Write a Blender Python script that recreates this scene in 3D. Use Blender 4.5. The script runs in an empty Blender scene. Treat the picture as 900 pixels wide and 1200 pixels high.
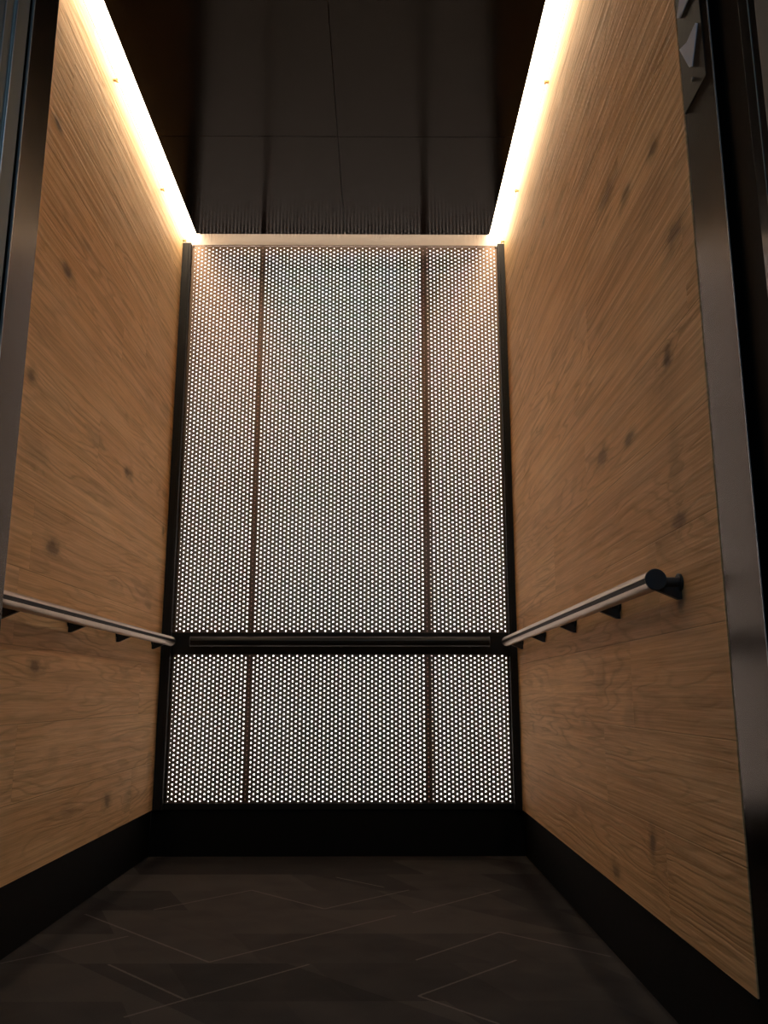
import bpy, bmesh, math, random
from mathutils import Vector
random.seed(7)
scene = bpy.context.scene
col = scene.collection

# ---------------------------------------------------------------- dimensions (metres)
XL, XR = -0.904, 0.575          # wood faces of the side walls
YB = 3.60                       # face of the perforated back wall
YF = 1.419                      # front end of the wood walls
ZB, ZT = 0.178, 2.662           # bottom / top of the wood
XJ = -0.6254                    # left door jamb face
CL, CR, CY = -0.8277, 0.4976, 3.5006   # edges of the ceiling canopy

# ---------------------------------------------------------------- helpers
def link(o, parent=None):
    col.objects.link(o)
    if parent: o.parent = parent
    return o

def tag(o, label=None, cat=None, group=None, kind=None):
    if label: o['label'] = label
    if cat: o['category'] = cat
    if group: o['group'] = group
    if kind: o['kind'] = kind
    return o

class MB:
    def __init__(s): s.v = []; s.f = []
    def add(s, vs, fs):
        b = len(s.v); s.v += [tuple(p) for p in vs]; s.f += [tuple(b+i for i in f) for f in fs]
    def box(s, x0, x1, y0, y1, z0, z1, bev=0):
        if x0 > x1: x0, x1 = x1, x0
        if y0 > y1: y0, y1 = y1, y0
        if z0 > z1: z0, z1 = z1, z0
        if bev <= 0:
            s.add([(x, y, z) for x in (x0, x1) for y in (y0, y1) for z in (z0, z1)],
                  [(0,1,3,2),(4,6,7,5),(0,4,5,1),(2,3,7,6),(0,2,6,4),(1,5,7,3)])
            return
        bm = bmesh.new(); bmesh.ops.create_cube(bm, size=1)
        for v in bm.verts:
            v.co = Vector(((x0+x1)/2+v.co.x*(x1-x0), (y0+y1)/2+v.co.y*(y1-y0), (z0+z1)/2+v.co.z*(z1-z0)))
        bmesh.ops.bevel(bm, geom=bm.edges[:], offset=bev, segments=3, affect='EDGES', profile=.5)
        s.bm(bm)
    def bm(s, bm):
        bm.verts.index_update()
        s.add([v.co[:] for v in bm.verts], [[v.index for v in f.verts] for f in bm.faces]); bm.free()
    def prism(s, prof, fn, a, b):
        """extrude a closed 2D profile between stations a and b; fn(p, t) -> 3D"""
        n = len(prof)
        s.add([fn(p, a) for p in prof]+[fn(p, b) for p in prof],
              [tuple(range(n)), tuple(range(2*n-1, n-1, -1))]+[(i, i+n, (i+1) % n+n, (i+1) % n) for i in range(n)])
    def cyl(s, c, axis, r, a, b, n=32, bev=0):
        """cylinder round an axis through c from a to b (absolute coordinate)"""
        d = b-a
        st = [(0, r-bev), (bev/abs(d) if bev else 0, r), (1-bev/abs(d) if bev else 1, r), (1, r-bev)] if bev else [(0, r), (1, r)]
        vs = []
        for t, rr in st:
            for k in range(n):
                q = 2*math.pi*k/n; u, w = rr*math.cos(q), rr*math.sin(q); h = a+d*t
                vs.append({'x': (h, c[1]+u, c[2]+w), 'y': (c[0]+u, h, c[2]+w), 'z': (c[0]+u, c[1]+w, h)}[axis])
        m = len(st)
        fs = [tuple(range(n)), tuple(range(m*n-1, (m-1)*n-1, -1))]
        for j in range(m-1):
            for k in range(n): fs.append((j*n+k, (j+1)*n+k, (j+1)*n+(k+1) % n, j*n+(k+1) % n))
        s.add(vs, fs)
    def build(s, name, mat, parent=None, smooth=False, org=None):
        me = bpy.data.meshes.new(name)
        vs = s.v
        if org is not None: vs = [(x-org[0], y-org[1], z-org[2]) for x, y, z in vs]
        me.from_pydata(vs, [], s.f); me.update()
        bm = bmesh.new(); bm.from_mesh(me); bmesh.ops.recalc_face_normals(bm, faces=bm.faces[:]); bm.to_mesh(me); bm.free()
        me.materials.append(mat)
        o = bpy.data.objects.new(name, me)
        if smooth:
            for p in me.polygons: p.use_smooth = True
            me.set_sharp_from_angle(angle=math.radians(32))
        if org is not None and parent is None: o.location = org
        return link(o, parent)

def empty(name, loc=(0, 0, 0)):
    o = bpy.data.objects.new(name, None); o.empty_display_size = .1; o.location = loc
    return link(o)

def struct(o): return tag(o, kind='structure')

# ---------------------------------------------------------------- materials
def new(name):
    m = bpy.data.materials.new(name); m.use_nodes = True
    nt = m.node_tree; b = nt.nodes['Principled BSDF']
    return m, nt, b

class NG:
    """small expression helper for shader nodes"""
    def __init__(s, nt): s.nt = nt
    def n(s, t, **k):
        x = s.nt.nodes.new(t)
        for a, v in k.items(): setattr(x, a, v)
        return x
    def put(s, sock, v):
        if isinstance(v, (int, float)): sock.default_value = v
        elif isinstance(v, (tuple, list)): sock.default_value = v
        else: s.nt.links.new(v, sock)
    def m(s, op, a, b=None, c=None, clamp=False):
        x = s.n('ShaderNodeMath', operation=op, use_clamp=clamp)
        s.put(x.inputs[0], a)
        if b is not None: s.put(x.inputs[1], b)
        if c is not None: s.put(x.inputs[2], c)
        return x.outputs[0]
    def comb(s, a, b, c=0.0):
        x = s.n('ShaderNodeCombineXYZ')
        for i, v in enumerate((a, b, c)): s.put(x.inputs[i], v)
        return x.outputs[0]
    def noise(s, vec, scale=1, detail=2, rough=.5, dist=0.0):
        x = s.n('ShaderNodeTexNoise'); s.put(x.inputs['Vector'], vec)
        x.inputs['Scale'].default_value = scale; x.inputs['Detail'].default_value = detail
        x.inputs['Roughness'].default_value = rough; x.inputs['Distortion'].default_value = dist
        return x.outputs['Fac']
    def white(s, vec):
        x = s.n('ShaderNodeTexWhiteNoise', noise_dimensions='3D'); s.put(x.inputs['Vector'], vec)
        return x.outputs['Value']
    def mix(s, f, a, b, blend='MIX'):
        x = s.n('ShaderNodeMix', data_type='RGBA', blend_type=blend)
        s.put(x.inputs[0], f)
        s.put(x.inputs[6], a); s.put(x.inputs[7], b)
        return x.outputs[2]
    def smooth(s, v, lo, hi, a=0.0, b=1.0):
        x = s.n('ShaderNodeMapRange', interpolation_type='SMOOTHSTEP')
        s.put(x.inputs['Value'], v)
        for k, q in (('From Min', lo), ('From Max', hi), ('To Min', a), ('To Max', b)): s.put(x.inputs[k], q)
        return x.outputs['Result']
    def pos(s):
        t = s.n('ShaderNodeTexCoord'); x = s.n('ShaderNodeSeparateXYZ'); s.nt.links.new(t.outputs['Object'], x.inputs[0])
        return x.outputs[0], x.outputs[1], x.outputs[2]

PW, PZ = 0.1925, 0.1715         # plank width and datum
def wood(name, seed, knots, shift):
    m, nt, b = new(name); g = NG(nt)
    x, y, z = g.pos()
    row = g.m('FLOOR', g.m('DIVIDE', g.m('SUBTRACT', z, PZ), PW))
    fz = g.m('SUBTRACT', g.m('DIVIDE', g.m('SUBTRACT', z, PZ), PW), row)
    # boards end-joint once along each row
    r0 = g.white(g.comb(row, seed, 3.1))
    bx = g.m('DIVIDE', g.m('ADD', y, g.m('MULTIPLY', r0, 2.1)), 2.1)
    bi = g.m('FLOOR', bx); fb = g.m('SUBTRACT', bx, bi)
    r1 = g.white(g.comb(row, bi, seed+.7)); r2 = g.white(g.comb(row, bi, seed+5.3)); r3 = g.white(g.comb(row, bi, seed+9.3))
    oy = g.m('ADD', y, g.m('MULTIPLY', r1, 31.0)); oz = g.m('ADD', z, g.m('MULTIPLY', r2, 17.0))
    # grain height field, bent round the knots
    f1 = g.noise(g.comb(g.m('MULTIPLY', oy, .8), g.m('MULTIPLY', oz, 7.5), seed), 1, 3, .42, .25)
    f2 = g.noise(g.comb(g.m('MULTIPLY', oy, 9.0), g.m('MULTIPLY', oz, 22.0), seed+3), 1, 2, .5)
    wob = g.m('MULTIPLY', g.m('SUBTRACT', g.noise(g.comb(g.m('MULTIPLY', y, 14), g.m('MULTIPLY', z, 34), seed+2), 1, 3, .6), .5), 1.5)
    field = g.m('ADD', f1, g.m('MULTIPLY', f2, .035))
    stain = None; core = None
    for (ky, kz, ay, az, dk) in knots:
        dy = g.m('DIVIDE', g.m('SUBTRACT', y, ky), ay*1.2); dz = g.m('DIVIDE', g.m('SUBTRACT', z, kz), az)
        d = g.m('ADD', g.m('SQRT', g.m('ADD', g.m('MULTIPLY', dy, dy), g.m('MULTIPLY', dz, dz))), wob)
        s1 = g.m('MULTIPLY', g.smooth(d, .25, 1.35, 1, 0), dk)
        stain = s1 if stain is None else g.m('MAXIMUM', stain, s1)
        if dk > .5:
            c1 = g.m('MULTIPLY', g.smooth(d, .15, .75, 1, 0), dk)
            core = c1 if core is None else g.m('MAXIMUM', core, c1)
        e = g.m('EXPONENT', g.m('MULTIPLY', g.m('MULTIPLY', d, d), -.5))
        field = g.m('ADD', field, g.m('MULTIPLY', e, .045))
    ph = g.m('MULTIPLY', field, 105.0)
    wave = g.m('ADD', g.m('MULTIPLY', g.m('SINE', ph), .5), .5)
    lines = g.m('POWER', wave, 3.5)
    lmod = g.smooth(g.noise(g.comb(g.m('MULTIPLY', oy, 1.6), g.m('MULTIPLY', oz, 7), seed+8), 1, 2), .36, .62, .12, 1)
    fib = g.noise(g.comb(g.m('MULTIPLY', oy, 7), g.m('MULTIPLY', oz, 260), seed), 1, 3, .6)
    fib2 = g.noise(g.comb(g.m('MULTIPLY', oy, 1.2), g.m('MULTIPLY', oz, 55), seed), 1, 2, .5)
    tone = g.noise(g.comb(g.m('MULTIPLY', oy, 2.2), g.m('MULTIPLY', oz, 7), seed+1), 1, 3, .55)
    c = g.mix(g.smooth(tone, .3, .7), (.88, .57, .27, 1), (.96, .66, .34, 1))
    c = g.mix(g.m('MULTIPLY', r3, .35), c, (.72, .43, .20, 1))
    c = g.mix(g.m('MULTIPLY', g.smooth(fib, .38, .68), .20), c, (.34, .175, .08, 1))
    c = g.mix(g.m('MULTIPLY', g.smooth(fib2, .42, .68), .30), c, (.36, .185, .085, 1))
    c = g.mix(g.m('MULTIPLY', g.m('MULTIPLY', lines, lmod), .30), c, (.28, .135, .06, 1))
    c = g.mix(g.m('MULTIPLY', stain, .55), c, (.22, .15, .085, 1))
    c = g.mix(g.m('MULTIPLY', core, .62), c, (.045, .033, .025, 1))
    seam = g.m('MINIMUM', g.m('MINIMUM', fz, g.m('SUBTRACT', 1.0, fz)), g.m('ADD', .004, g.m('MULTIPLY', g.m('MINIMUM', fb, g.m('SUBTRACT', 1.0, fb)), 11.0)))
    sm = g.smooth(seam, .002, .009, 1, 0)
    c = g.mix(g.m('MULTIPLY', sm, .28), c, (.12, .065, .035, 1))
    g.put(b.inputs['Base Color'], c)
    b.inputs['Roughness'].default_value = .6
    b.inputs['Specular IOR Level'].default_value = .10
    h = g.m('ADD', g.m('MULTIPLY', fib2, 1.3), g.m('MULTIPLY', fib, .25))
    h = g.m('SUBTRACT', h, g.m('MULTIPLY', g.m('MULTIPLY', lines, lmod), .22))
    h = g.m('SUBTRACT', h, g.m('MULTIPLY', sm, .25))
    bp = g.n('ShaderNodeBump'); bp.inputs['Strength'].default_value = 1; bp.inputs['Distance'].default_value = .0018
    g.put(bp.inputs['Height'], h); nt.links.new(bp.outputs[0], b.inputs['Normal'])
    return m

knR = [(1.596,1.286,.035,.034,1),(1.62,1.25,.09,.05,.4),(1.873,1.206,.045,.022,.75),(2.12,1.231,.08,.035,.6),(1.684,1.303,.10,.03,.25),
       (1.789,1.769,.05,.028,.6),(1.59,1.752,.04,.035,.75),(1.62,1.66,.09,.05,.35),(1.928,1.869,.10,.045,.6),(1.509,1.508,.06,.035,.7),
       (1.844,1.99,.07,.02,.3),(1.596,1.08,.03,.075,.45),(1.591,.955,.05,.028,.75),(1.70,.93,.10,.04,.4),(1.784,.829,.06,.025,.25),
       (1.89,.325,.026,.052,.85),(2.198,.212,.05,.028,.65),(2.006,.58,.05,.03,.45),(2.25,.66,.05,.04,.4),(2.45,.56,.04,.02,.3),
       (2.087,2.05,.14,.035,.45),(2.461,2.165,.09,.03,.5),(1.62,.80,.02,.018,.8),(2.9,1.55,.05,.02,.3),(2.7,2.25,.05,.02,.55),(1.85,.30,.06,.11,.25)]
knL = [(2.277,1.826,.05,.030,.9),(2.116,2.197,.035,.02,.9),(2.971,1.406,.06,.03,.75),(2.094,1.44,.035,.03,.8),(2.62,1.425,.08,.03,.45),
       (2.331,1.031,.06,.035,.75),(2.287,.70,.055,.03,.75),(2.972,.279,.05,.035,.75),(2.61,.298,.06,.025,.5),(2.15,1.26,.10,.05,.45),
       (3.5,1.457,.05,.022,.5),(3.51,1.30,.03,.03,.6),(3.224,.26,.05,.05,.5),(3.50,.36,.04,.06,.5),(2.39,1.985,.05,.02,.4),
       (3.1,.70,.05,.03,.35),(2.0,.25,.04,.03,.5),(3.35,.98,.05,.02,.4),(2.9,1.0,.05,.02,.35),(2.45,.46,.05,.03,.3)]
M_woodR = wood('oak_planks_right', 4.0, knR, 0)
M_woodL = wood('oak_planks_left', 11.0, knL, 0)

def simple(name, colr, rough=.5, metal=0., spec=.5, noise=0.0, nscale=(60, 60, 60), aniso=0., axis='Z', bump=0.):
    m, nt, b = new(name); g = NG(nt)
    b.inputs['Roughness'].default_value = rough; b.inputs['Metallic'].default_value = metal
    b.inputs['Specular IOR Level'].default_value = spec
    x, y, z = g.pos()
    f = g.noise(g.comb(g.m('MULTIPLY', x, nscale[0]), g.m('MULTIPLY', y, nscale[1]), g.m('MULTIPLY', z, nscale[2])), 1, 3, .6)
    c2 = tuple(min(1, q*(1+noise)) for q in colr[:3])+(1,)
    c1 = tuple(q*(1-noise) for q in colr[:3])+(1,)
    g.put(b.inputs['Base Color'], g.mix(f, c1, c2))
    g.put(b.inputs['Roughness'], g.m('ADD', rough-.04, g.m('MULTIPLY', f, .08)))
    if aniso:
        b.inputs['Anisotropic'].default_value = aniso
        t = g.n('ShaderNodeTangent', direction_type='RADIAL', axis=axis); nt.links.new(t.outputs[0], b.inputs['Tangent'])
    if bump:
        bp = g.n('ShaderNodeBump'); bp.inputs['Distance'].default_value = bump; bp.inputs['Strength'].default_value = .6
        g.put(bp.inputs['Height'], f); nt.links.new(bp.outputs[0], b.inputs['Normal'])
    return m

def emit(name, colr, strength, base=(.8, .8, .8)):
    m, nt, b = new(name); g = NG(nt)
    b.inputs['Base Color'].default_value = (*base, 1); b.inputs['Roughness'].default_value = .6
    b.inputs['Emission Color'].default_value = (*colr, 1); b.inputs['Emission Strength'].default_value = strength
    return m

M_perf = simple('perforated_bronze_steel', (.125, .088, .064), .42, .9, noise=.06, nscale=(300, 20, 8))
M_black = simple('black_metal_frame', (.010, .010, .009), .5, 0, .25, noise=.15)
M_base = simple('black_base_laminate', (.0055, .0052, .0045), .65, 0, .12, noise=.2)
M_mull = simple('mullion_grey', (.50, .38, .33), .6, 0, .3, noise=.1)
M_jamb = simple('brushed_steel_jamb', (.050, .038, .027), .24, 1, noise=.05, nscale=(3, 3, 500), aniso=.7)
M_edge = simple('polished_steel_edge', (.28, .31, .34), .3, .8, noise=.03)
M_door = simple('brushed_steel_door', (.13, .155, .155), .5, .3, noise=.06, nscale=(3, 3, 300))
M_hallj = simple('dark_steel_entrance', (.06, .08, .10), .4, .4, noise=.06, nscale=(3, 3, 300))
M_land = simple('landing_door_blue_reflection', (.10, .15, .20), .4, .4, noise=.05, nscale=(3, 3, 300))  # blue hall light reflected in the steel, painted into the base colour
M_gloss = simple('dark_polished_strike', (.08, .085, .09), .12, 1, noise=.05)
M_rail = simple('satin_steel_handrail', (.40, .315, .235), .34, 1, noise=.05, nscale=(400, 8, 400))
M_railb = simple('dark_handrail_back', (.035, .034, .031), .4, 1, noise=.05)
M_groove = simple('groove_insert', (.012, .011, .010), .6, 0, .2, noise=.1)
M_cap = simple('dark_end_cap', (.035, .04, .045), .45, .3, .4, noise=.08)
M_brk = simple('dark_bracket_metal', (.03, .03, .03), .45, .5, .4, noise=.08)
M_can = simple('dark_brushed_ceiling', (.0205, .017, .013), .14, .9, .2, noise=.08, nscale=(500, 5, 5))
M_canback = simple('black_tray', (.02, .02, .02), .6, 0, .3, noise=.1)
M_head = simple('satin_header', (.62, .55, .48), .5, .0, .4, noise=.03)
M_plate = simple('black_glass_plate', (.014, .014, .014), .4, .95, .05, noise=.1)
M_arrow = simple('frosted_arrow', (.60, .68, .80), .7, 0, .1, noise=.03)
M_clip = simple('brass_clip', (.30, .20, .09), .4, .8, noise=.1)
M_white = simple('cove_white', (.75, .74, .72), .6, noise=.02)
M_shell = simple('shell_steel', (.05, .05, .05), .5, .3, noise=.1)
M_hwall = simple('hall_plaster', (.10, .10, .105), .7, noise=.06)
M_hfloor = simple('hall_stone', (.05, .05, .05), .5, noise=.2, nscale=(8, 8, 8))
M_led = emit('led_diffuser', (1, .81, .60), 8.8)
M_ledb = emit('led_diffuser_rear', (1, .82, .64), 3.3)
M_back = emit('opal_backlight', (1, .85, .76), 5.2)
M_addlight = emit('added_cool_light', (.55, .78, 1), 14)  # glow of the added landing light

# carpet: 45 degree thread lines over patches of slightly different dark greys
def carpet():
    m, nt, b = new('dark_patterned_carpet'); g = NG(nt)
    x, y, z = g.pos()
    segs = [(-.86,2.69,-.408,2.23),(-.408,2.23,.05,2.67),(-.645,2.215,-.405,1.97),(-.508,1.874,-.166,2.212),(-.906,2.223,-.667,2.457),
            (.085,1.994,.334,2.243),(.236,1.834,.085,1.994),(.09,2.244,.327,2.493),(.327,2.493,.57,2.27),(-.418,3.0,-.163,2.749),
            (-.163,2.749,.10,3.0),(-.673,2.741,-.418,3.0),(-.15,3.2,.018,3.04),(.10,2.7,.40,3.0)]
    L = None
    wj = g.m('MULTIPLY', g.m('SUBTRACT', g.noise(g.comb(x, y, 0), 120, 2), .5), .004)
    for x0, y0, x1, y1 in segs:
        dx, dy = x1-x0, y1-y0; l = math.hypot(dx, dy); dx /= l; dy /= l
        px = g.m('SUBTRACT', x, x0); py = g.m('SUBTRACT', y, y0)
        t = g.m('ADD', g.m('MULTIPLY', px, dx), g.m('MULTIPLY', py, dy))
        d = g.m('ABSOLUTE', g.m('ADD', g.m('SUBTRACT', g.m('MULTIPLY', px, dy), g.m('MULTIPLY', py, dx)), wj))
        on = g.m('MULTIPLY', g.m('MULTIPLY', g.m('GREATER_THAN', t, 0.0), g.m('LESS_THAN', t, l)), g.smooth(d, .0018, .0045, 1, 0))
        L = on if L is None else g.m('MAXIMUM', L, on)
    ry = g.m('FLOOR', g.m('DIVIDE', g.m('SUBTRACT', y, 2.22), .2575))
    ra = g.white(g.comb(ry, 1.5, 2.5))
    sx = g.m('ADD', g.m('DIVIDE', g.m('ADD', x, g.m('MULTIPLY', y, .45)), .34), g.m('MULTIPLY', ra, 3))
    v1 = g.white(g.comb(g.m('FLOOR', sx), ry, 7.7))
    v2 = g.white(g.comb(g.m('FLOOR', g.m('DIVIDE', g.m('ADD', x, y), .50)), g.m('FLOOR', g.m('DIVIDE', g.m('SUBTRACT', y, 2.22), .515)), 1.2))
    tone = g.m('ADD', g.m('MULTIPLY', v1, .55), g.m('MULTIPLY', v2, .45))
    big = g.noise(g.comb(x, y, 3), 7, 2)
    tone = g.m('ADD', g.m('MULTIPLY', tone, .75), g.m('MULTIPLY', g.m('SUBTRACT', big, .3), .5))
    fuzz = g.noise(g.comb(g.m('MULTIPLY', x, 3), y, 0), 260, 2, .7)
    c = g.mix(g.smooth(tone, .1, .9), (.022, .020, .019, 1), (.070, .060, .052, 1))
    c = g.mix(g.m('MULTIPLY', g.smooth(fuzz, .35, .7), .3), c, (.10, .085, .075, 1))
    c = g.mix(g.m('MULTIPLY', L, .5), c, (.20, .165, .145, 1))
    g.put(b.inputs['Base Color'], c); b.inputs['Roughness'].default_value = .95; b.inputs['Specular IOR Level'].default_value = .05
    bp = g.n('ShaderNodeBump'); bp.inputs['Distance'].default_value = .002; bp.inputs['Strength'].default_value = .7
    g.put(bp.inputs['Height'], fuzz); nt.links.new(bp.outputs[0], b.inputs['Normal'])
    return m
M_carpet = carpet()

# ================================================================ THE SETTING
def B(name, mat, *boxes, bev=0):
    m = MB()
    for q in boxes: m.box(*q, bev=bev)
    return m.build(name, mat)

struct(B('floor', M_carpet, (XL-.03, XR+.03, 1.30, YB+.05, -.03, 0)))
struct(B('wall_left', M_woodL, (XL-.012, XL, YF, YB, ZB, 2.70)))
struct(B('wall_right', M_woodR, (XR, XR+.012, YF-.006, YB, ZB, 2.70)))
struct(B('baseboard_left', M_base, (XL-.022, XL-.012, YF, YB, 0, ZB), (XL-.012, XL-.002, YF, YB, ZB-.006, ZB)))
struct(B('baseboard_right', M_base, (XR+.012, XR+.022, YF, YB, 0, ZB), (XR+.002, XR+.012, YF, YB, ZB-.006, ZB)))
struct(B('wall_back', M_shell, (XL-.03, XR+.03, YB+.06, YB+.09, -.03, 2.80)))
# outer shell of the cab behind the wood
struct(B('wall_outer', M_shell, (XL-.045, XL-.025, 1.42, YB+.09, -.03, 2.80), (XR+.025, XR+.045, 1.42, YB+.09, -.03, 2.80)))
struct(B('ceiling', M_white, (XL-.045, XR+.045, 1.42, YB+.09, 2.78, 2.81)))
# front return beside and above the car door
struct(B('wall_front', M_jamb, (XL-.03, XJ-.004, 1.325, YF-.002, 0, 2.80), (XJ-.004, XR+.045, 1.325, YF-.002, 2.32, 2.80)))
# landing side
struct(B('wall_landing', M_hwall, (-2.4, XJ-.03, .92, 1.04, 0, 2.9), (XR+.06, 2.4, .92, 1.04, 0, 2.9), (XJ-.03, XR+.06, .92, 1.04, 2.32, 2.9)))
struct(B('floor_landing', M_hfloor, (-2.4, 2.4, -2.2, 1.10, -.03, 0)))
struct(B('ceiling_landing', M_hwall, (-2.4, 2.4, -2.2, 1.04, 2.9, 2.94)))

# ================================================================ BACK WALL
# black frame round the perforated field
PY = YB-.004
fr = empty('back_frame', (0, YB, 0))
def fpart(name, *boxes, mat=M_black):
    m = MB()
    for q in boxes: m.box(*q, bev=.0012)
    return m.build(name, mat, fr, org=(0, YB, 0))
PY = YB-.004                      # front face of the perforated sheet
st = .0105
fpart('stile', (XL+.001, -.8645, YB-.032, PY-.0006, ZB, ZT-.004))
fpart('stile', (.5425, XR-.001, YB-.032, PY-.0006, ZB, ZT-.004))
fpart('mid_rail', (-.8645, .5425, YB-.012, PY-.0006, .7930, .8815))
fpart('bottom_rail', (-.8645, .5425, YB-.012, PY-.0006, ZB, .2015))
fpart('plinth', (XL-.008, XR+.008, YB-.006, YB+.055, 0, ZB-.0002), mat=M_base)
# thin bright trim along the stiles
for xx in (-.8755, .5515):
    fpart('stile_bead', (xx, xx+.003, YB-.0345, YB-.032, .19, ZT-.006))
tag(fr, 'black metal frame with a broad middle rail and plinth around the perforated back wall', 'wall frame')

# hexagonal lattice of real round holes
S = .01645; P = 2*S/math.sqrt(3); RH = .0030; TH = .0015
X0 = -.8510
def perf(i0, i1, z0, rows, name, label):
    """columns i0..i1-1, `rows` holes in each, first hole at height z0 (odd columns shifted up half a pitch)"""
    ox = X0+S*(i0+i1-1)/2; oz = z0
    ca = [(math.cos(math.pi*k/6), math.sin(math.pi*k/6)) for k in range(12)]
    RV = P/math.sqrt(3); hexa = []
    for k in range(12):
        r = RV if k % 2 == 0 else P/2
        hexa.append((r*ca[k][0], r*ca[k][1]))
    vs = []; fs = []
    for i in range(i0, i1):
        cx = X0+S*i-ox
        for j in range(rows):
            cz = z0+P*j+(P/2 if i % 2 else 0)-oz
            b = len(vs)
            for k in range(12): vs.append((cx+hexa[k][0], 0, cz+hexa[k][1]))
            for k in range(12): vs.append((cx+RH*ca[k][0], 0, cz+RH*ca[k][1]))
            for k in range(12): vs.append((cx+RH*ca[k][0], TH, cz+RH*ca[k][1]))
            for k in range(12): vs.append((cx+hexa[k][0], TH, cz+hexa[k][1]))
            for k in range(12):
                q = (k+1) % 12
                fs.append((b+k, b+12+k, b+12+q, b+q))
                fs.append((b+12+k, b+24+k, b+24+q, b+12+q))
                fs.append((b+24+k, b+36+k, b+36+q, b+24+q))
    def quad(xa, xb, za, zb):
        b = len(vs); e = .0004
        vs.extend([(xa-ox, e, za-oz), (xb-ox, e, za-oz), (xb-ox, e, zb-oz), (xa-ox, e, zb-oz)]); fs.append((b, b+1, b+2, b+3))
    for i in range(i0, i1):                          # solid margin past the first and last holes
        cx = X0+S*i
        if i % 2: quad(cx-RV, cx+RV, z0-P/2, z0+.001)
        else: quad(cx-RV, cx+RV, z0+P*(rows-.5)-.001, z0+P*rows)
    if i0 == 0: quad(X0-RV-.010, X0-RH-.0005, z0-P/2, z0+P*rows)
    if i1 == 85: quad(X0+S*84+RH+.0005, X0+S*84+RV+.010, z0-P/2, z0+P*rows)
    me = bpy.data.meshes.new(name); me.from_pydata(vs, [], fs); me.update(); me.materials.append(M_perf)
    o = bpy.data.objects.new(name, me); o.location = (ox, PY, oz); link(o)
    return tag(o, label, 'panel', 'perforated metal panels of the back wall')
c1, c2 = 19, 65
ZU, NU = .8895, 93
ZL_, NL = .2075, 31
for (a, b, w) in ((0, c1, 'left'), (c1, c2, 'wide centre'), (c2, 85, 'right')):
    nm = {'left': 'narrow left', 'right': 'narrow right'}.get(w, w)
    perf(a, b, ZU, NU, 'perforated_panel', f'tall backlit perforated metal panel above the back handrail, {nm} one')
    perf(a, b, ZL_, NL, 'perforated_panel', f'short backlit perforated metal panel below the back handrail, {nm} one')
# top closing strip of sheet above the last holes
tp = B('panel_top_trim', M_perf, (-.862, .5405, YB-.006, YB-.0035, 2.6565, ZT-.0005))
tag(tp, 'thin bronze metal trim along the top of the perforated wall', 'trim')

# uprights behind the sheet
for (xc, w) in ((X0+S*(c1), 'left'), (X0+S*(c2-.5), 'right')):
    for (za, zb_, p) in ((.205, .789, 'below'), (.883, 2.658, 'above')):
        m = MB(); m.box(-.0110, .0110, 0, .022, 0, zb_-za, bev=.002)
        o = m.build('mullion', M_mull); o.location = (xc, YB+.010, za)
        tag(o, f'dark upright behind the perforated wall, {w} one {p} the handrail', 'mullion', 'dark uprights behind the perforated wall')
# opal light panels
for (za, zb_, p) in ((.203, .790, 'lower'), (.882, 2.659, 'upper')):
    m = MB(); m.box(-.8590, .5375, YB+.036, YB+.050, za, zb_)
    o = m.build('backlight_panel', M_back)
    tag(o, f'glowing white light sheet behind the {p} perforated panels', 'light panel')

# lit header strip above the perforated wall
hd = B('header_strip', M_head, (XL-.01, XR+.01, YB-.003, YB+.055, ZT, 2.775))
tag(hd, 'warm lit beige strip across the top of the back wall', 'trim')

# ================================================================ CEILING CANOPY + LIGHTS
can = empty('ceiling_canopy', ((CL+CR)/2, 2.45, ZT))
oc = can.location[:]
m = MB(); m.box(CL+.004, CR-.004, 1.43, CY-.004, ZT+.010, ZT+.028); m.build('tray', M_canback, can, org=oc)
xm = (CL+CR)/2+.009
ys = [1.43, 2.11, 2.81, CY]
for j in range(3):
    for (a, b) in ((CL, xm), (xm, CR)):
        m = MB(); g_ = .0010
        m.box(a+(g_ if a == xm else 0), b-(g_ if b == xm else 0), ys[j]+(g_ if j else 0), ys[j+1]-(g_ if j < 2 else 0), ZT, ZT+.010, bev=.0008)
        m.build('ceiling_panel', M_can, can, org=oc)
for xx in (-.5, .2):
    for yy in (1.9, 3.0):
        m = MB(); m.cyl((xx, yy, 0), 'z', .006, ZT+.028, 2.78); m.build('hanger_rod', M_brk, can, org=oc)
tag(can, 'dark metal suspended ceiling canopy of square panels between two glowing strips', 'ceiling canopy')

def strip(x0, x1, side, wallx):
    t = empty('light_strip', ((x0+x1)/2, 2.5, 2.70)); o_ = t.location[:]
    m = MB(); m.box(x0+.002, x1-.002, 1.43, YB-.006, 2.700, 2.712, bev=.002); m.build('diffuser', M_led, t, org=o_)
    m = MB(); m.box(x0+.001, x1-.001, 1.43, YB-.006, 2.712, 2.740, bev=.001); m.build('housing', M_white, t, org=o_)
    s = 1 if wallx < 0 else -1
    for yy in (1.89, 2.525, 3.165, 3.57):
        m = MB(); m.box(wallx, wallx+s*.016, yy-.004, yy+.004, ZT+.004, ZT+.010); m.cyl((wallx+s*.013, yy, 0), 'z', .004, ZT, ZT+.012, 12)
        m.build('mounting_clip', M_clip, t, org=o_)
    tag(t, f'bright warm white light strip along the top of the {side} wood wall', 'ceiling light', None)
strip(XL, CL-.001, 'left', XL)
strip(CR+.001, XR, 'right', XR)
# rear strip sits on top of the canopy and washes the header
m = MB(); m.box(CL+.06, CR-.06, CY-.040, CY-.024, ZT+.0285, ZT+.052, bev=.002)
o = m.build('rear_light_strip', M_ledb); tag(o, 'warm light strip on the rear edge of the ceiling canopy washing the header', 'ceiling light')

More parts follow.
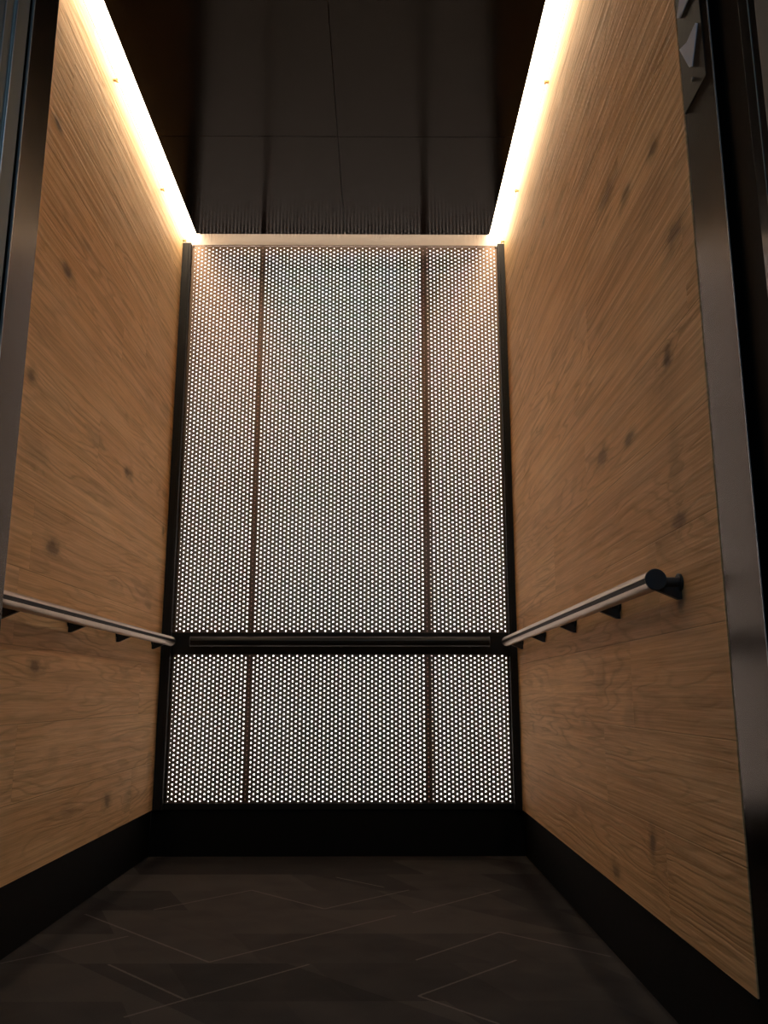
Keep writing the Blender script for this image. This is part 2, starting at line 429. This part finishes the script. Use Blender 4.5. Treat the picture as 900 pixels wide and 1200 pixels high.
# ================================================================ HANDRAILS
def rail_profile(r, gdir):
    """round bar with a groove cut along it; gdir = angle of the groove"""
    pts = []; half = math.radians(16)
    n = 40
    for k in range(n+1):
        a = gdir+half+(2*math.pi-2*half)*k/n
        pts.append((r*math.cos(a), r*math.sin(a)))
    d = r*.62
    pts.append((d*math.cos(gdir-.25), d*math.sin(gdir-.25))); pts.append((d*math.cos(gdir+.25), d*math.sin(gdir+.25)))
    return pts
RR = .0195; RZ = .842
def handrail(axis, c, a, b, gdir, wall, brks, label, mat):
    t = empty('handrail', ((c, (a+b)/2, RZ) if axis == 'y' else ((a+b)/2, c, RZ))); o_ = t.location[:]
    prof = rail_profile(RR, gdir)
    f = (lambda p, s: (c+p[0], s, RZ+p[1])) if axis == 'y' else (lambda p, s: (s, c+p[0], RZ+p[1]))
    m = MB(); m.prism(prof, f, a, b); m.build('rail', mat, t, True, org=o_)
    u, w = math.cos(gdir), math.sin(gdir)
    m = MB(); m.prism([(RR*.66*u-w*.0050, RR*.66*w+u*.0050), (RR*.90*u-w*.0050, RR*.90*w+u*.0050), (RR*.90*u+w*.0050, RR*.90*w-u*.0050), (RR*.66*u+w*.0050, RR*.66*w-u*.0050)], f, a, b)
    m.build('groove_insert', M_groove, t, org=o_)
    for (e0, e1) in ((a, a-.005), (b, b+.005)):
        m = MB()
        m.cyl((c, 0, RZ) if axis == 'y' else (0, c, RZ), axis, RR+.0012, e0, e1, 40, .0012)
        m.build('end_cap', M_cap, t, True, org=o_)
    for q in brks:
        m = MB()
        if axis == 'y':
            s = 1 if wall > c else -1
            m.cyl((0, q, RZ-.004), 'x', .0105, c+s*RR*.75, wall-s*.004, 24)
            m.cyl((0, q, RZ-.004), 'x', .0175, wall-s*.006, wall, 28, .001)
            m.prism([(c-s*.006, RZ-RR*.75), (wall-s*.001, RZ-RR*.6), (wall-s*.001, RZ-.036), (wall-s*.008, RZ-.036)],
                    lambda p, y_: (p[0], y_, p[1]), q-.006, q+.006)
        else:
            m.cyl((q, 0, RZ-.004), 'y', .010, c+RR*.75, wall-.004, 24)
            m.cyl((q, 0, RZ-.004), 'y', .017, wall-.006, wall, 28, .001)
        m.build('bracket', M_brk, t, True, org=o_)
    tag(t, label, 'handrail', 'grooved metal handrails')
    return t
rx = XR-.052; lx = XL+.052
handrail('y', rx, 1.600, 3.515, math.radians(186), XR, (1.612, 2.035, 2.50, 2.965, 3.43), 'grooved satin metal handrail on the right wood wall with dark round end cap', M_rail)
handrail('y', lx, 1.600, 3.515, math.radians(2), XL, (1.612, 2.035, 2.50, 2.965, 3.43), 'grooved satin metal handrail on the left wood wall', M_rail)
handrail('x', YB-.062, -.772, .451, math.radians(188), YB-.0122, (-.70, -.16, .38), 'dark metal handrail across the middle of the perforated back wall', M_railb)

# ================================================================ DOOR SIDE, RIGHT
j = empty('door_jamb', (XR, 1.34, 0)); oj = j.location[:]
m = MB(); m.box(XR, XR+.004, 1.2735, YF-.012, 0, 2.32, bev=.0008); m.build('jamb_panel', M_jamb, j, org=oj)
m = MB(); m.box(XR-.0005, XR+.001, 1.2710, 1.2737, 0, 2.32); m.build('edge_trim', M_edge, j, org=oj)
m = MB(); m.box(XR+.006, XR+.03, YF-.0125, YF+.002, 0, 2.32); m.build('shadow_gap', M_base, j, org=oj)
tag(j, 'brushed steel door jamb panel beside the right wood wall', 'door jamb')

# lantern on the jamb
ln = empty('direction_lantern', (XR, 1.355, 1.86)); ol = ln.location[:]
m = MB(); m.box(XR-.0015, XR, 1.300, 1.4055, 1.696, 2.02, bev=.0006); m.build('face_plate', M_plate, ln, org=ol)
def arrow(pts, nm):
    m = MB(); m.prism(pts, lambda p, x_: (x_, p[0], p[1]), XR-.0030, XR-.0014); return m.build(nm, M_arrow, ln, org=ol)
a1 = arrow([(1.402, 1.834), (1.366, 1.819), (1.321, 1.821), (1.313, 1.813), (1.351, 1.755), (1.364, 1.764)], 'down_arrow')
a2 = arrow([(1.402, 1.904), (1.386, 1.890), (1.322, 1.892), (1.313, 1.900), (1.351, 1.962), (1.364, 1.952)], 'up_arrow')
m = MB(); m.cyl((0, 1.356, 1.732), 'x', .004, XR-.0030, XR-.0014, 16); m.build('key_switch', M_edge, ln, org=ol)
tag(ln, 'black plate with grey up and down arrows on the right door jamb', 'lantern')

# recess and landing strike
m = MB(); m.box(XR+.016, XR+.05, 1.1735, 1.4045, 0, 2.32); o = m.build('door_recess', M_base)
tag(o, 'black recess between the steel jamb panel and the landing post on the right', 'door recess')
sp = empty('strike_post', (XR, 1.15, 0)); os_ = sp.location[:]
m = MB(); m.box(XR+.002, XR+.05, 1.112, 1.168, 0, 2.32, bev=.002); m.build('post', M_gloss, sp, False, org=os_)
m = MB(); m.box(XR+.008, XR+.03, 1.168, 1.172, 0, 2.32, bev=.0006); m.build('bead', M_door, sp, org=os_)
m = MB(); m.box(XR+.0012, XR+.01, 1.135, 1.1362, 0, 2.32); m.build('seam_line', M_door, sp, org=os_)
tag(sp, 'glossy dark door strike post at the right edge', 'door post')
m = MB(); m.box(XR, XR+.06, .915, 1.1115, 0, 2.32, bev=.001); o = m.build('entrance_jamb', M_hallj)
tag(o, 'grey steel entrance jamb at the upper right corner', 'door jamb')

# ================================================================ DOOR SIDE, LEFT
j = empty('door_jamb', (XJ, 1.37, 0)); oj = j.location[:]
m = MB(); m.box(XJ-.003, XJ, 1.3205, YF, 0, 2.32, bev=.0008); m.build('jamb_panel', M_jamb, j, org=oj)
m = MB(); m.box(XJ-.003, XJ+.0012, 1.3170, 1.3205, 0, 2.32, bev=.0004); m.build('edge_trim', M_edge, j, org=oj)
tag(j, 'brushed steel door jamb panel in front of the left wood wall', 'door jamb')
m = MB(); m.box(XJ-.40, XJ-.012, 1.309, 1.3165, 0, 2.32); o = m.build('door_gap', M_base)
tag(o, 'black slot between the left jamb panel and the open doors', 'door recess')
def door(y0, y1, dx, label, mat):
    t = empty('sliding_door', (XJ-.2, (y0+y1)/2, .01)); o_ = t.location[:]
    m = MB(); m.box(XJ-.45, XJ+dx, y0, y1, .01, 2.31, bev=.003); m.build('door_leaf', mat, t, True, org=o_)
    m = MB(); m.box(XJ+dx, XJ+dx+.0025, y0-.0004, y0+.0026, .02, 2.30, bev=.0008); m.build('edge_bead', M_edge, t, True, org=o_)
    tag(t, label, 'door', 'open sliding door leaves at the left edge')
door(1.258, 1.3085, -.002, 'grey steel sliding door edge nearest the left jamb panel, retracted', M_door)
door(1.2235, 1.2545, -.004, 'grey steel sliding door edge second from the left jamb panel, retracted', M_door)
door(1.160, 1.219, -.001, 'steel landing door edge with blue reflected light painted in, at the far left of the photo', M_land)
m = MB(); m.box(XJ-.06, XJ, .915, 1.150, 0, 2.32, bev=.002); o = m.build('entrance_jamb', M_hallj)
tag(o, 'grey steel entrance jamb on the left of the opening', 'door jamb')

# sill
m = MB(); m.box(XJ-.03, XR+.03, 1.105, 1.298, -.03, .0)
for k in range(4): m.box(XJ, XR, 1.13+.04*k, 1.138+.04*k, 0, .0025)
o = m.build('door_sill', M_door); tag(o, 'ribbed metal door sill between landing and lift floor', 'door sill')

# added unseen landing light, put in to brighten the door edges
t = empty('added_hall_light', (.25, -.55, 2.9)); o_ = t.location[:]
m = MB(); m.box(-.35, .85, -.70, -.40, 2.862, 2.899, bev=.004); m.build('housing', M_white, t, org=o_)  # housing of the added light
m = MB(); m.box(-.33, .83, -.68, -.42, 2.856, 2.862); m.build('diffuser', M_addlight, t, org=o_)  # glowing face of the added light
tag(t, 'added unseen cool light above the landing, for the door edges', 'ceiling light')

# ================================================================ WORLD, CAMERA, VIEW
w = bpy.data.worlds.new('world'); scene.world = w; w.use_nodes = True
w.node_tree.nodes['Background'].inputs[0].default_value = (.35, .55, .9, 1)
w.node_tree.nodes['Background'].inputs[1].default_value = .02

cam = bpy.data.cameras.new('camera'); co = bpy.data.objects.new('camera', cam); link(co)
co.location = (0, 0, .63); co.rotation_euler = (math.pi/2+.2109, 0, -.0058)
cam.sensor_fit = 'VERTICAL'; cam.sensor_height = 24; cam.lens = 24*997.5/1200; cam.clip_start = .02
scene.camera = co
vs = scene.view_settings
vs.view_transform = 'Standard'; vs.look = 'None'; vs.gamma = 1; vs.use_curve_mapping = False; vs.exposure = .55
